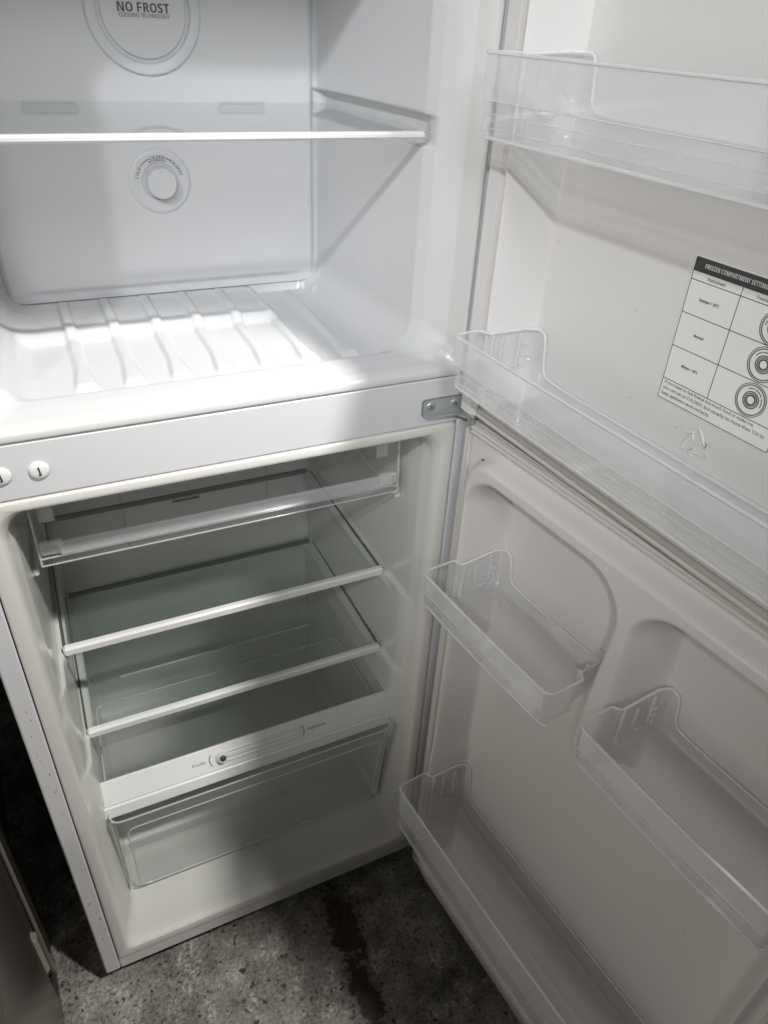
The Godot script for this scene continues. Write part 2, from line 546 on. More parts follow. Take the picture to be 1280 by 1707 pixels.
func cabinet(fr: Node3D) -> void:
	var top := 1.455
	var box := func(called: String, lo: Vector3, hi: Vector3, m: Material, b := 0.0015) -> MeshInstance3D:
		var s := Shape.new()
		s.box(Transform3D(Basis(), (lo + hi) / 2), hi - lo, b)
		return part(called, s, m, fr)
	box.call("side_panel", Vector3(0, 0, -0.52), Vector3(0.0215, top, 0), M.paint, 0.002)
	box.call("side_panel", Vector3(0.5285, 0, -0.52), Vector3(0.55, top, 0), M.paint, 0.002)
	box.call("top_panel", Vector3(0.022, 1.4215, -0.52), Vector3(0.528, top - 0.001, -0.0005), M.paint, 0.002)
	box.call("bottom_beam", Vector3(0.0222, 0.0, -0.5), Vector3(0.5278, 0.0262, -0.0008), M.paint, 0.0015)
	box.call("mullion", Vector3(0.0222, 0.8788, -0.03), Vector3(0.5278, 0.9358, -0.0002), M.paint, 0.0015)
	box.call("back_sheet", Vector3(0.022, 0.03, -0.519), Vector3(0.528, 1.42, -0.512), M.paint, 0.0015)
	for x in [0.045, 0.36, 0.505]:
		var s := Shape.new()
		s.lathe(Transform3D(Basis(Vector3.RIGHT, -PI / 2), Vector3(x, FLOOR, -0.045)), [Vector2(0.0, 0.0), Vector2(0.016, 0.0), Vector2(0.016, 0.01), Vector2(0.007, 0.012), Vector2(0.007, 0.05)], 20)
		part("foot", s, M.black, fr)
	# caps over the unused hinge holes
	for c in [[0.0855, 0.3], [0.0535, 0.6]]:
		var s := Shape.new()
		s.lathe(Transform3D(Basis(), Vector3(c[0], 0.9062, 0.0)), [Vector2(0.0088, -0.002), Vector2(0.0088, 0.0012), Vector2(0.0076, 0.0026), Vector2(0.004, 0.0034), Vector2(0.0, 0.0036)], 32)
		var cap := part("hinge_cap", s, M.white, fr)
		s = Shape.new()
		s.box(Transform3D(Basis(Vector3.BACK, 0.12), Vector3(c[0], 0.9065, 0.0034)), Vector3(0.0016, 0.0085, 0.0012), 0.0002)
		s.box(Transform3D(Basis(), Vector3(c[0] - 0.0001, 0.9028, 0.0033)), Vector3(0.0022, 0.0014, 0.0012), 0.0002)
		part("slot", s, M.grey, cap)
	# flecks where the paint of the left flange has chipped
	var ch := Shape.new()
	for k in 34:
		var y := rng.randf_range(0.02, 0.62)
		var x := rng.randf_range(0.006, 0.020)
		ch.box(Transform3D(Basis(Vector3.BACK, rng.randf_range(-0.2, 0.2)), Vector3(x, y, 0.0)), Vector3(rng.randf_range(0.0005, 0.0012), rng.randf_range(0.0007, 0.0045), 0.0004), 0.0001)
	part("paint_chip", ch, M.rust, fr).set_meta("kind", "stuff")
	# middle hinge
	var poly := PackedVector2Array()
	for q in smooth_path([[Vector2(0.479, 0.8925), 0.004, 0.0], [Vector2(0.537, 0.8925), 0.002, 0.0], [Vector2(0.537, 0.9135), 0.002, 0.0], [Vector2(0.479, 0.9135), 0.004, 0.0]], 4):
		poly.append(q[0])
	var h := Shape.new()
	h.plate(poly, Transform3D(), 0.0028, 0.0007)
	var hg := part("hinge", h, M.zinc, fr)
	h = Shape.new()
	poly = PackedVector2Array()
	for q in smooth_path([[Vector2(0.482, 0.002), 0.002, 0.0], [Vector2(0.536, 0.002), 0.002, 0.0], [Vector2(0.540, 0.026), 0.006, 0.0], [Vector2(0.527, 0.026), 0.006, 0.0], [Vector2(0.520, 0.010), 0.006, 0.0], [Vector2(0.482, 0.009), 0.003, 0.0]], 4):
		poly.append(q[0])
	h.plate(poly, Transform3D(Basis(Vector3.RIGHT, Vector3(0, 0, 1), Vector3(0, -1, 0)), Vector3(0, 0.8955, 0)), 0.0028, 0.0006)
	part("tongue", h, M.zinc, hg)
	for x in [0.4895, 0.5205]:
		h = Shape.new()
		h.lathe(Transform3D(Basis(), Vector3(x, 0.9045, 0.0027)), [Vector2(0.0058, 0.0), Vector2(0.0056, 0.0008), Vector2(0.0042, 0.0018), Vector2(0.0018, 0.0022), Vector2(0.0, 0.0022)], 24)
		var sc := part("screw", h, M.zinc, hg)
		h = Shape.new()
		for a in 2:
			h.box(Transform3D(Basis(Vector3.BACK, 0.5 + a * PI / 2), Vector3(x, 0.9045, 0.0047)), Vector3(0.0062, 0.0011, 0.0008), 0.0001)
		part("slot", h, M.grey, sc)
	h = Shape.new()
	h.lathe(Transform3D(Basis(Vector3.RIGHT, -PI / 2), Vector3(0.5335, 0.8835, 0.0205)), [Vector2(0.0, 0.0), Vector2(0.0042, 0.0), Vector2(0.0042, 0.022), Vector2(0.0, 0.022)], 20)
	part("pin", h, M.zinc, hg)


func sweep(stages: Array, nb: int, ns: int, nudge: Callable, lo0: Vector2, hi0: Vector2, low := 1.0) -> PackedVector3Array:  # stages: [z, inset left/right, inset bottom, inset top, corner radius]
	var p := PackedVector3Array()
	for s in stages:
		var lo := lo0 + Vector2(s[1], s[2])
		var hi := hi0 - Vector2(s[1], s[3])
		for q in ring(lo, hi, s[4], nb, ns, 10, low):
			p.append(nudge.call(Vector3(q.x, q.y, s[0])))
	return p


func stage_steps(keys: Array, step: float) -> Array:  # keys joined with in-between stages no farther apart than step
	var out := []
	for k in keys.size() - 1:
		var a: Array = keys[k]
		var b: Array = keys[k + 1]
		var m := maxi(1, int(ceil(absf(a[0] - b[0]) / step)))
		for i in m:
			var st := []
			for c in 5: st.append(lerpf(a[c], b[c], float(i) / m))
			out.append(st)
	out.append(keys[-1])
	return out


func freezer_inside(fr: Node3D) -> void:
	var lo := Vector2(0.0225, 0.9364)
	var hi := Vector2(0.5275, 1.4210)
	var ribs := [0.1425, 0.1892, 0.2359, 0.2826, 0.3293, 0.376, 0.4227]
	var nudge := func(p: Vector3) -> Vector3:
		if p.z < -0.012:
			# the floor: a front ridge, a step near the back, ribs from front to back
			if p.y < 0.9590 and p.x > 0.07 and p.x < 0.48:
				var edge := sm(0.068, 0.10, p.x) * (1.0 - sm(0.445, 0.478, p.x))
				var well := sm(-0.045, -0.066, p.z) * edge
				var y := -0.0085 * well
				var rear := sm(-0.193, -0.209, p.z) * (1.0 - sm(0.366, 0.386, p.x))
				var rib := 0.0
				for i in ribs.size():
					var d := absf(p.x - ribs[i]) - 0.0045 * sm(-0.13, -0.07, p.z)
					rib = maxf(rib, 1.0 - sm(0.0030, 0.0085, d))
				y += 0.0105 * rear * edge
				var fade := sm(-0.064, -0.078, p.z) * (1.0 - sm(-0.290, -0.299, p.z))
				y += 0.0046 * rib * fade * edge
				p.y += y
			# the groove in either side that carries the shelf
			var g := sm(1.158, 1.1625, p.y) * (1.0 - sm(1.1835, 1.187, p.y)) * sm(-0.040, -0.075, p.z)
			if g > 0.0:
				if p.x < 0.12: p.x -= 0.011 * g
				elif p.x > 0.44: p.x += 0.011 * g
		return p
	var keys := [[-0.004, 0.0, 0.0, 0.0, 0.006], [0.0004, 0.0008, 0.001, 0.0012, 0.007], [0.0016, 0.002, 0.003, 0.004, 0.008], [0.0012, 0.0042, 0.0075, 0.009, 0.010], [-0.0015, 0.0068, 0.0112, 0.014, 0.014], [-0.008, 0.0108, 0.0142, 0.019, 0.02], [-0.016, 0.0155, 0.0158, 0.023, 0.026]]
	var back := [[-0.016, 0.0155, 0.0158, 0.023, 0.026], [-0.03, 0.0238, 0.0168, 0.027, 0.03], [-0.045, 0.0318, 0.017, 0.029, 0.032], [-0.06, 0.0375, 0.0172, 0.03, 0.032], [-0.285, 0.0545, 0.0190, 0.034, 0.034], [-0.300, 0.0572, 0.0215, 0.037, 0.034], [-0.307, 0.063, 0.027, 0.043, 0.03], [-0.309, 0.075, 0.04, 0.055, 0.02], [-0.3091, 0.2515, 0.24, 0.24, 0.0005]]
	var nb := 250
	var ns := 190
	var total := 2 * nb + 2 * ns + 40
	var st := stage_steps(keys, 0.002)
	var s := Shape.new()
	s.grid(sweep(st, nb, ns, nudge, lo, hi), total, st.size(), true, true)
	part("freezer_lip", s, M.freezer_lip, fr)
	st = stage_steps(back, 0.0024)
	s = Shape.new()
	s.grid(sweep(st, nb, ns, nudge, lo, hi), total, st.size(), true, true)
	part("freezer_liner", s, M.liner, fr)
	# the panel over the evaporator
	var px0 := 0.0845; var px1 := 0.4655; var py0 := 0.9610; var py1 := 1.380
	var nx := 150
	var ny := 200
	var p := PackedVector3Array()
	for j in ny:
		for i in nx:
			var x := lerpf(px0, px1, float(i) / (nx - 1))
			var y := lerpf(py0, py1, float(j) / (ny - 1))
			# lower corners rounded by drawing the outline in
			var r := 0.02
			if y < py0 + r:
				var dy := (py0 + r - y) / r
				var shrink := r * (1.0 - sqrt(maxf(0.0, 1.0 - dy * dy)))
				var t := (x - 0.275) / (px1 - 0.275)
				x = 0.275 + t * (px1 - 0.275 - shrink)
			var d := minf(minf(x - px0, px1 - x), minf(py1 - y, (y - py0) * 2.0 + 0.004))
			var z := -0.3055 + 0.0065 * sm(0.0, 0.0045, d)
			var bulge := sm(0.97, 0.9775, y) * (1.0 - sm(0.98, 1.03, y)) * sm(0.09, 0.135, x) * (1.0 - sm(0.415, 0.46, x))
			z += 0.0055 * bulge
			for vx in [0.1695, 0.3775]:  # the two outlets under the shelf
				var q := rrect(Vector2(x, y), Vector2(vx - 0.0275, 1.160), Vector2(vx + 0.0275, 1.170), 0.002)
				z -= 0.008 * (1.0 - sm(-0.002, 0.0005, q))
			p.append(Vector3(x, y, z))
	s = Shape.new()
	s.grid(p, nx, ny)
	var pan := part("evaporator_panel", s, M.panel, fr)
	for vx in [0.1695, 0.3775]:
		s = Shape.new()
		s.box(Transform3D(Basis(), Vector3(vx, 1.165, -0.3015)), Vector3(0.052, 0.0085, 0.004), 0.0012)
		part("vent", s, M.channel, pan)
	# round cover with its lettering
	var c := Vector3(0.2768, 1.2558, -0.2995)
	s = Shape.new()
	s.lathe(Transform3D(Basis(), c), [Vector2(0.0596, -0.004), Vector2(0.0592, 0.0022), Vector2(0.0578, 0.0042), Vector2(0.0558, 0.0048), Vector2(0.0492, 0.0042), Vector2(0.0476, 0.0026), Vector2(0.0462, -0.0035), Vector2(0.0457, -0.0052), Vector2(0.0440, -0.0052), Vector2(0.0436, 0.0026), Vector2(0.0428, 0.0034), Vector2(0.0405, 0.0037), Vector2(0.0, 0.0040)], 96)
	part("air_outlet_cover", s, M.panel, pan)
	letters("NO FROST", Transform3D(Basis(), c + Vector3(-0.0262, -0.0020, 0.0041)), Vector2(0.0525, 0.0083), M.stamp, pan, "lettering", 700)
	letters("COOLING TECHNOLOGY", Transform3D(Basis(), c + Vector3(-0.0252, -0.0066, 0.0041)), Vector2(0.0515, 0.0036), M.stamp, pan)
	# the temperature dial
	c = Vector3(0.2740, 1.0905, -0.2995)
	var at := Transform3D(Basis(), c)
	s = Shape.new()
	s.lathe(at, [Vector2(0.0362, -0.002), Vector2(0.0358, 0.0006), Vector2(0.0325, 0.0024), Vector2(0.0312, 0.0030), Vector2(0.0302, 0.0022), Vector2(0.0215, 0.0016), Vector2(0.0205, 0.0024), Vector2(0.0195, 0.0010), Vector2(0.0190, -0.0025), Vector2(0.0165, -0.0030), Vector2(0.0160, -0.003)], 80)
	var dial := part("temperature_dial", s, M.panel, fr)
	s = Shape.new()
	s.lathe(at, [Vector2(0.0180, -0.003), Vector2(0.0176, 0.004), Vector2(0.0166, 0.0155), Vector2(0.0160, 0.0166), Vector2(0.0152, 0.0170), Vector2(0.0144, 0.0166), Vector2(0.0, 0.0160)], 64)
	part("knob", s, M.panel, dial)
	s = Shape.new()
	s.box(at * Transform3D(Basis(), Vector3(0.0006, 0.0132, 0.0164)), Vector3(0.006, 0.0016, 0.001), 0.0004)
	part("pointer", s, M.gasket, dial)
	var arc := func(text: String, mid: float, r: float, h: float, step: float) -> void:
		for i in text.length():
			var a := deg_to_rad(mid) - step * (i - (text.length() - 1) / 2.0)
			var w := h * (0.35 if text[i] == "I" else 0.78)
			letters(text[i], at * Transform3D(Basis(Vector3.BACK, a - PI / 2), Vector3(cos(a) * r, sin(a) * r, 0.0021)) * Transform3D(Basis(), Vector3(-w / 2, 0, 0)), Vector2(w, h), M.ink, dial)
	arc.call("COLD", 158.0, 0.0245, 0.0033, 0.125)
	arc.call("COLDER", 93.0, 0.0248, 0.0031, 0.118)
	arc.call("RECOMMENDED", 93.0, 0.0222, 0.0017, 0.078)
	arc.call("COLDEST", 36.0, 0.0245, 0.0031, 0.118)
	for g in [[140.0, 114.0], [72.0, 56.0]]:
		s = Shape.new()
		var q := PackedVector3Array()
		for i in 9:
			var a := deg_to_rad(lerpf(g[0], g[1], i / 8.0))
			q.append(at * Vector3(cos(a) * 0.0262, sin(a) * 0.0262, 0.0020))
		s.tube(q, 0.00042, 6)
		part("dial_line", s, M.ink, dial)


func fridge_inside(fr: Node3D) -> void:
	var lo := Vector2(0.0225, 0.0268)
	var hi := Vector2(0.5275, 0.8780)
	var nudge := func(p: Vector3) -> Vector3:
		if p.z < -0.010 and p.z > -0.405:
			var deep := sm(-0.012, -0.05, p.z)
			var k := 0.0
			for y in [0.600, 0.452]:
				k += 1.0 - sm(y - 0.010, y - 0.003, p.y)
			# ledges under each shelf, ending in a rounded nose
			for y in [0.588, 0.440]:
				var nose := sm(-0.075, -0.125, p.z)
				k += 1.4 * nose * (1.0 - sm(0.0, 0.010, absf(p.y - y + 0.008) - 0.004))
			var side := 1.0 - sm(0.075, 0.12, p.x) + sm(0.43, 0.475, p.x)
			var push := 0.0052 * k * deep * side
			p.x += push if p.x < 0.275 else -push
		return p
	var keys := [[-0.004, 0.0, 0.0, 0.0, 0.005], [0.0002, 0.001, 0.001, 0.001, 0.006], [0.0012, 0.003, 0.003, 0.003, 0.008], [0.0014, 0.008, 0.010, 0.008, 0.014], [0.0010, 0.0135, 0.0185, 0.011, 0.022], [-0.002, 0.0165, 0.0215, 0.0128, 0.028], [-0.007, 0.019, 0.0255, 0.0142, 0.032], [-0.012, 0.0205, 0.0315, 0.0150, 0.034]]
	var back := [[-0.012, 0.0205, 0.0315, 0.0150, 0.034], [-0.030, 0.0252, 0.0540, 0.0158, 0.032], [-0.050, 0.0265, 0.0775, 0.016, 0.03], [-0.058, 0.0267, 0.0835, 0.016, 0.03], [-0.068, 0.0268, 0.0860, 0.016, 0.03], [-0.38, 0.0315, 0.090, 0.02, 0.03], [-0.405, 0.034, 0.093, 0.023, 0.03], [-0.416, 0.042, 0.102, 0.03, 0.026], [-0.420, 0.058, 0.12, 0.045, 0.02], [-0.4201, 0.2515, 0.43, 0.418, 0.0005]]
	var nb := 90
	var ns := 260
	var total := 2 * nb + 2 * ns + 40
	var st := stage_steps(keys, 0.002)
	var s := Shape.new()
	s.grid(sweep(st, nb, ns, nudge, lo, hi, 0.5), total, st.size(), true, true)
	part("fridge_lip", s, M.lip, fr)
	st = stage_steps(back, 0.004)
	s = Shape.new()
	s.grid(sweep(st, nb, ns, nudge, lo, hi, 0.5), total, st.size(), true, true)
	part("fridge_liner", s, M.fridge, fr)
	# air duct on the back wall
	s = Shape.new()
	s.box(Transform3D(Basis(), Vector3(0.295, 0.60, -0.417)), Vector3(0.245, 0.20, 0.012), 0.003)
	var d := part("air_duct", s, M.fridge, fr)
	for y in [0.576]:
		s = Shape.new()
		s.box(Transform3D(Basis(), Vector3(0.275, y, -0.411)), Vector3(0.045, 0.005, 0.002), 0.0005)
		part("vent", s, M.black, d)
	# ribbed runners for the chill tray at the top of both sides
	for sx in [-1.0, 1.0]:
		for y in [0.735, 0.846]:
			s = Shape.new()
			s.box(Transform3D(Basis(), Vector3(0.275 + sx * 0.2235, y, -0.225)), Vector3(0.010, 0.006, 0.30), 0.002)
			part("runner", s, M.fridge, fr)


func height_door(u0: float, u1: float, y0: float, y1: float, nu: int, ny: int, f: Callable) -> Shape:
	var p := PackedVector3Array()
	for j in ny:
		for i in nu:
			var u := lerpf(u0, u1, float(i) / (nu - 1))
			var y := lerpf(y0, y1, float(j) / (ny - 1))
			p.append(Vector3(u, y, f.call(u, y)))
	var s := Shape.new()
	s.grid(p, nu, ny)
	return s


func gasket_ring(lo: Vector2, hi: Vector2, parent: Node) -> void:
	for k in 2:
		var pts := PackedVector3Array()
		var c := 0.0042 + 0.0052 * k
		for q in ring(lo + Vector2(c, c), hi - Vector2(c, c), 0.006, 4, 4, 5):
			pts.append(Vector3(q.x, q.y, 0.0022))
		var s := Shape.new()
		s.tube(pts, 0.0030, 10, true)
		part("gasket", s, M.gasket, parent)
	var gr := PackedVector3Array()
	for q in ring(lo + Vector2(0.009, 0.009), hi - Vector2(0.009, 0.009), 0.006, 4, 4, 5):
		gr.append(Vector3(q.x, q.y, 0.0026))
	var g := Shape.new()
	g.tube(gr, 0.0013, 6, true)
	part("gasket_groove", g, M.grime, parent)


func door_shell(s: Shape, y0: float, y1: float) -> void:  # a tray of sheet metal that the liner closes
	s.box(Transform3D(Basis(), Vector3(0.275, (y0 + y1) / 2, -0.0605)), Vector3(0.55, y1 - y0, 0.009), 0.003)
	for u in [0.001, 0.549]:
		s.box(Transform3D(Basis(), Vector3(u, (y0 + y1) / 2, -0.028)), Vector3(0.002, y1 - y0 - 0.002, 0.056), 0.0006)
	for y in [y0 + 0.001, y1 - 0.001]:
		s.box(Transform3D(Basis(), Vector3(0.275, y, -0.028)), Vector3(0.545, 0.002, 0.0562), 0.0006)


func freezer_door(fr: Node3D) -> void:
	var y0 := 0.893
	var y1 := 1.455
	var d := Node3D.new()
	d.name = "freezer_door"
	d.transform = door_frame(FREEZER_TURN)
	fr.add_child(d, true)
	var s := Shape.new()
	door_shell(s, y0, y1)
	part("outer_shell", s, M.paint, d)
	var f := func(u: float, y: float) -> float:
		var p := Vector2(u, y)
		var dike := sm(0.0, 0.013, -rrect(p, Vector2(0.0205, y0 + 0.019), Vector2(0.5295, y1 - 0.019), 0.02))
		var well := sm(0.0, 0.023, -rrect(p, Vector2(0.0295, y0 + 0.030), Vector2(0.5205, y1 - 0.032), 0.03))
		return 0.0005 + 0.018 * dike - 0.0535 * well
	s = height_door(0.002, 0.548, y0 + 0.002, y1 - 0.002, 230, 250, f)
	part("door_liner", s, M.upper_door, d)
	specks(d, f, Vector2(0.02, 0.92), Vector2(0.34, 1.2), 26)
	gasket_ring(Vector2(0.002, y0 + 0.002), Vector2(0.548, y1 - 0.002), d)
	s = Shape.new()
	s.box(Transform3D(Basis(), Vector3(0.0085, (y0 + y1) / 2, 0.0055)), Vector3(0.027, y1 - y0 - 0.004, 0.0125), 0.005)
	part("gasket", s, M.upper_door, d)
	# the setting chart
	var at := Transform3D(Basis(), Vector3(0.2165, 1.0005, -0.0349))
	var W := 0.1125
	var H := 0.1215
	s = Shape.new()
	s.box(at * Transform3D(Basis(), Vector3(W / 2, H / 2, 0.0002)), Vector3(W, H, 0.0004), 0.0001)
	var chart := part("setting_chart", s, M.paper, d)
	var e := 0.0012
	var rule := func(x0: float, ya: float, x1: float, yb: float, called := "rule") -> void:
		var q := Shape.new()
		q.box(at * Transform3D(Basis(), Vector3((x0 + x1) / 2, (ya + yb) / 2, 0.00045)), Vector3(absf(x1 - x0), absf(yb - ya), 0.0002), 0.00002)
		part(called, q, M.ink, chart)
	var yt := H - e
	var hb := 0.1095
	rule.call(e, hb, W - e, yt, "title_band")
	var t := 0.0003
	var rows := [0.1030, 0.0765, 0.0480, 0.0190]
	for y in rows + [e]:
		rule.call(e, y - t, W - e, y + t)
	for x in [e, W - e]:
		rule.call(x - t, e, x + t, yt)
	rule.call(0.0480 - t, rows[3], 0.0480 + t, hb)
	var put := func(text: String, x: float, y: float, w: float, h: float, m: Material, bold := 400) -> void:
		letters(text, at * Transform3D(Basis(), Vector3(x, y, 0.00048)), Vector2(w, h), m, chart, "lettering", bold)
	letters("FREEZER COMPARTMENT SETTING GUIDE", at * Transform3D(Basis(), Vector3(0.0112, 0.1134, 0.00068)), Vector2(0.0680, 0.0034), M.print_white, chart, "lettering", 700)
	put.call("Environment", 0.0165, 0.1050, 0.0165, 0.0026, M.ink)
	put.call("Freezer Control", 0.0615, 0.1050, 0.0220, 0.0026, M.ink)
	put.call("Summer > 35°C", 0.0140, 0.0885, 0.0190, 0.0026, M.ink, 700)
	put.call("Normal", 0.0190, 0.0608, 0.0092, 0.0024, M.ink, 700)
	put.call("Winter < 10°C", 0.0155, 0.0333, 0.0170, 0.0026, M.ink, 700)
	put.call("If you need to fast freeze too much food or make ice,", 0.0040, 0.0142, 0.090, 0.0036, M.ink)
	put.call("you can set at COLDEST, but usually no more than 12h to", 0.0040, 0.0092, 0.101, 0.0036, M.ink)
	put.call("keep appliance work correctly.", 0.0040, 0.0042, 0.051, 0.0036, M.ink)
	for k in 3:
		var c := Vector3(0.0842, (rows[k] + rows[k + 1]) / 2, 0.00042)
		for r in [[0.0132, 0.0003], [0.0117, 0.0004], [0.0066, 0.0004], [0.0052, 0.0004], [0.0037, 0.0006]]:
			var q := Shape.new()
			q.lathe(at * Transform3D(Basis(), c), [Vector2(r[0] + r[1], 0), Vector2(r[0] + r[1], 0.0002), Vector2(r[0] - r[1], 0.0002), Vector2(r[0] - r[1], 0)], 40)
			part("dial_drawing", q, M.ink, chart)
		for g in [[150, 118], [112, 66], [58, 12]]:
			var q := Shape.new()
			var pts := PackedVector3Array()
			for i in 7:
				var a := deg_to_rad(lerpf(g[0], g[1], i / 6.0) - 30.0 * (k - 1))
				pts.append(at * (c + Vector3(cos(a) * 0.0092, sin(a) * 0.0092, 0.0001)))
			q.tube(pts, 0.00035, 5)
			part("dial_drawing", q, M.ink, chart)
	# embossed recycling mark
	var tr := []
	for k in 3:
		tr.append(Vector2.from_angle(deg_to_rad(96 + 120 * k)) * 0.0165)
	s = Shape.new()
	for k in 3:
		var a: Vector2 = tr[k].lerp(tr[(k + 1) % 3], 0.16)
		var b: Vector2 = tr[k]
		var c: Vector2 = tr[k].lerp(tr[(k + 2) % 3], 0.62)
		var pts := PackedVector3Array()
		for i in 9:
			var w := i / 8.0
			var q := a * (1 - w) * (1 - w) + b * 2 * w * (1 - w) + b.lerp(c, 0.3) * w * w
			pts.append(Vector3(0.267 + q.x, 0.9785 + q.y, -0.0348))
		pts.append(Vector3(0.267 + c.x, 0.9785 + c.y, -0.0348))
		s.tube(pts, 0.0009, 6)
		var dir := (c - b).normalized()
		var nor := dir.orthogonal()
		s.tube(PackedVector3Array([Vector3(0.267 + c.x + nor.x * 0.004 - dir.x * 0.003, 0.9785 + c.y + nor.y * 0.004 - dir.y * 0.003, -0.0348), Vector3(0.267 + c.x + dir.x * 0.002, 0.9785 + c.y + dir.y * 0.002, -0.0348), Vector3(0.267 + c.x - nor.x * 0.004 - dir.x * 0.003, 0.9785 + c.y - nor.y * 0.004 - dir.y * 0.003, -0.0348)]), 0.0008, 6)
	part("recycling_mark", s, M.upper_door, d)


func specks(parent: Node, f: Callable, lo: Vector2, hi: Vector2, count: int) -> void:  # crumbs of dirt stuck to the liner
	var s := Shape.new()
	for k in count:
		var u := rng.randf_range(lo.x, hi.x)
		var y := rng.randf_range(lo.y, hi.y)
		var r := rng.randf_range(0.0003, 0.0007)
		s.box(Transform3D(Basis(Vector3.BACK, rng.randf() * PI), Vector3(u, y, f.call(u, y) + 0.0001)), Vector3(r * rng.randf_range(1.0, 2.2), r, 0.0004), 0.0001)
	part("speck", s, M.rust, parent).set_meta("kind", "stuff")


func fridge_door(fr: Node3D) -> void:
	var y0 := -0.018
	var y1 := 0.887
	var d := Node3D.new()
	d.name = "fridge_door"
	d.transform = door_frame(FRIDGE_TURN)
	fr.add_child(d, true)
	var s := Shape.new()
	door_shell(s, y0, y1)
	part("outer_shell", s, M.paint, d)
	var f := func(u: float, y: float) -> float:
		var p := Vector2(u, y)
		var dike := sm(0.0, 0.014, -rrect(p, Vector2(0.0205, y0 + 0.020), Vector2(0.5295, y1 - 0.020), 0.05))
		var low := rrect(p, Vector2(0.031, y0 + 0.05), Vector2(0.519, 0.60), 0.03)
		var lean := 0.012 * sm(0.60, 0.84, y)
		var left := rrect(p, Vector2(0.031, 0.3), Vector2(0.2655 + lean, 0.842), 0.055)
		var right := rrect(p, Vector2(0.2875 - lean * 0.2, 0.3), Vector2(0.519, 0.842), 0.055)
		var hole := smin(minf(left, right), low, 0.02)
		var well := sm(0.0, 0.027, -hole)
		return 0.0005 + 0.0195 * dike - 0.0600 * well
	s = height_door(0.002, 0.548, y0 + 0.002, y1 - 0.002, 250, 400, f)
	part("door_liner", s, M.door, d)
	specks(d, f, Vector2(0.02, 0.05), Vector2(0.5, 0.87), 40)
	gasket_ring(Vector2(0.002, y0 + 0.002), Vector2(0.548, y1 - 0.002), d)
	# screw cover and vent hole in the upper hinge corner
	s = Shape.new()
	s.lathe(Transform3D(Basis(), Vector3(0.0215, 0.8735, 0.0005)), [Vector2(0.0042, 0.0), Vector2(0.004, 0.0012), Vector2(0.0, 0.0014)], 20)
	part("screw_cover", s, M.gasket, d)
	s = Shape.new()
	s.lathe(Transform3D(Basis(), Vector3(0.043, 0.8525, f.call(0.043, 0.8525))), [Vector2(0.0013, -0.002), Vector2(0.0012, 0.0012), Vector2(0.0, 0.0012)], 16)
	part("vent_hole", s, M.black, d)


func shelves() -> void:
	# the glass shelf of the freezer
	var t := thing("freezer_shelf", "glass shelf with white front trim in the upper freezer compartment", "shelf", Transform3D(Basis(), Vector3(0, 1.1655, 0)))
	var s := Shape.new()
	s.pane(Transform3D(Basis(), Vector3(0.275, 0.0046, -0.184)), Vector3(0.432, 0.004, 0.252))
	part("glass_pane", s, M.glass_frost, t)
	s = Shape.new()
	s.box(Transform3D(Basis(), Vector3(0.275, 0.0042, -0.0535)), Vector3(0.4235, 0.0068, 0.009), 0.0022)
	part("front_trim", s, M.white, t)
	s = Shape.new()
	s.box(Transform3D(Basis(), Vector3(0.275, 0.0058, -0.3105)), Vector3(0.404, 0.0072, 0.0042), 0.001)
	part("back_trim", s, M.glass_edge, t)
	# the two glass shelves of the fridge
	for k in 2:
		var y: float = [0.590, 0.442][k]
		t = thing("glass_shelf", ["upper glass shelf with white front trim under the clear chill tray", "lower glass shelf with white front trim just above the crisper cover"][k], "shelf", Transform3D(Basis(), Vector3(0, y, [-0.0945, -0.0865][k])), "glass shelves in the fridge")
		s = Shape.new()
		s.pane(Transform3D(Basis(), Vector3(0.275, 0.005, -0.152)), Vector3(0.428, 0.004, 0.292))
		part("glass_pane", s, M.glass, t)
		s = Shape.new()
		s.box(Transform3D(Basis(), Vector3(0.275, 0.004, -0.004)), Vector3(0.436 - 0.004 * k, 0.0132, 0.011), 0.0026)
		part("front_trim", s, M.white, t)
		s = Shape.new()
		s.box(Transform3D(Basis(), Vector3(0.275, 0.006, -0.301)), Vector3(0.42, 0.009, 0.006), 0.0015)
		part("back_trim", s, M.glass_edge, t)
		for sx in [-1.0, 1.0]:
			s = Shape.new()
			s.box(Transform3D(Basis(), Vector3(0.275 + sx * 0.2155, 0.005, -0.154)), Vector3(0.0018, 0.0045, 0.286), 0.0004)
			part("side_trim", s, M.glass_edge, t)


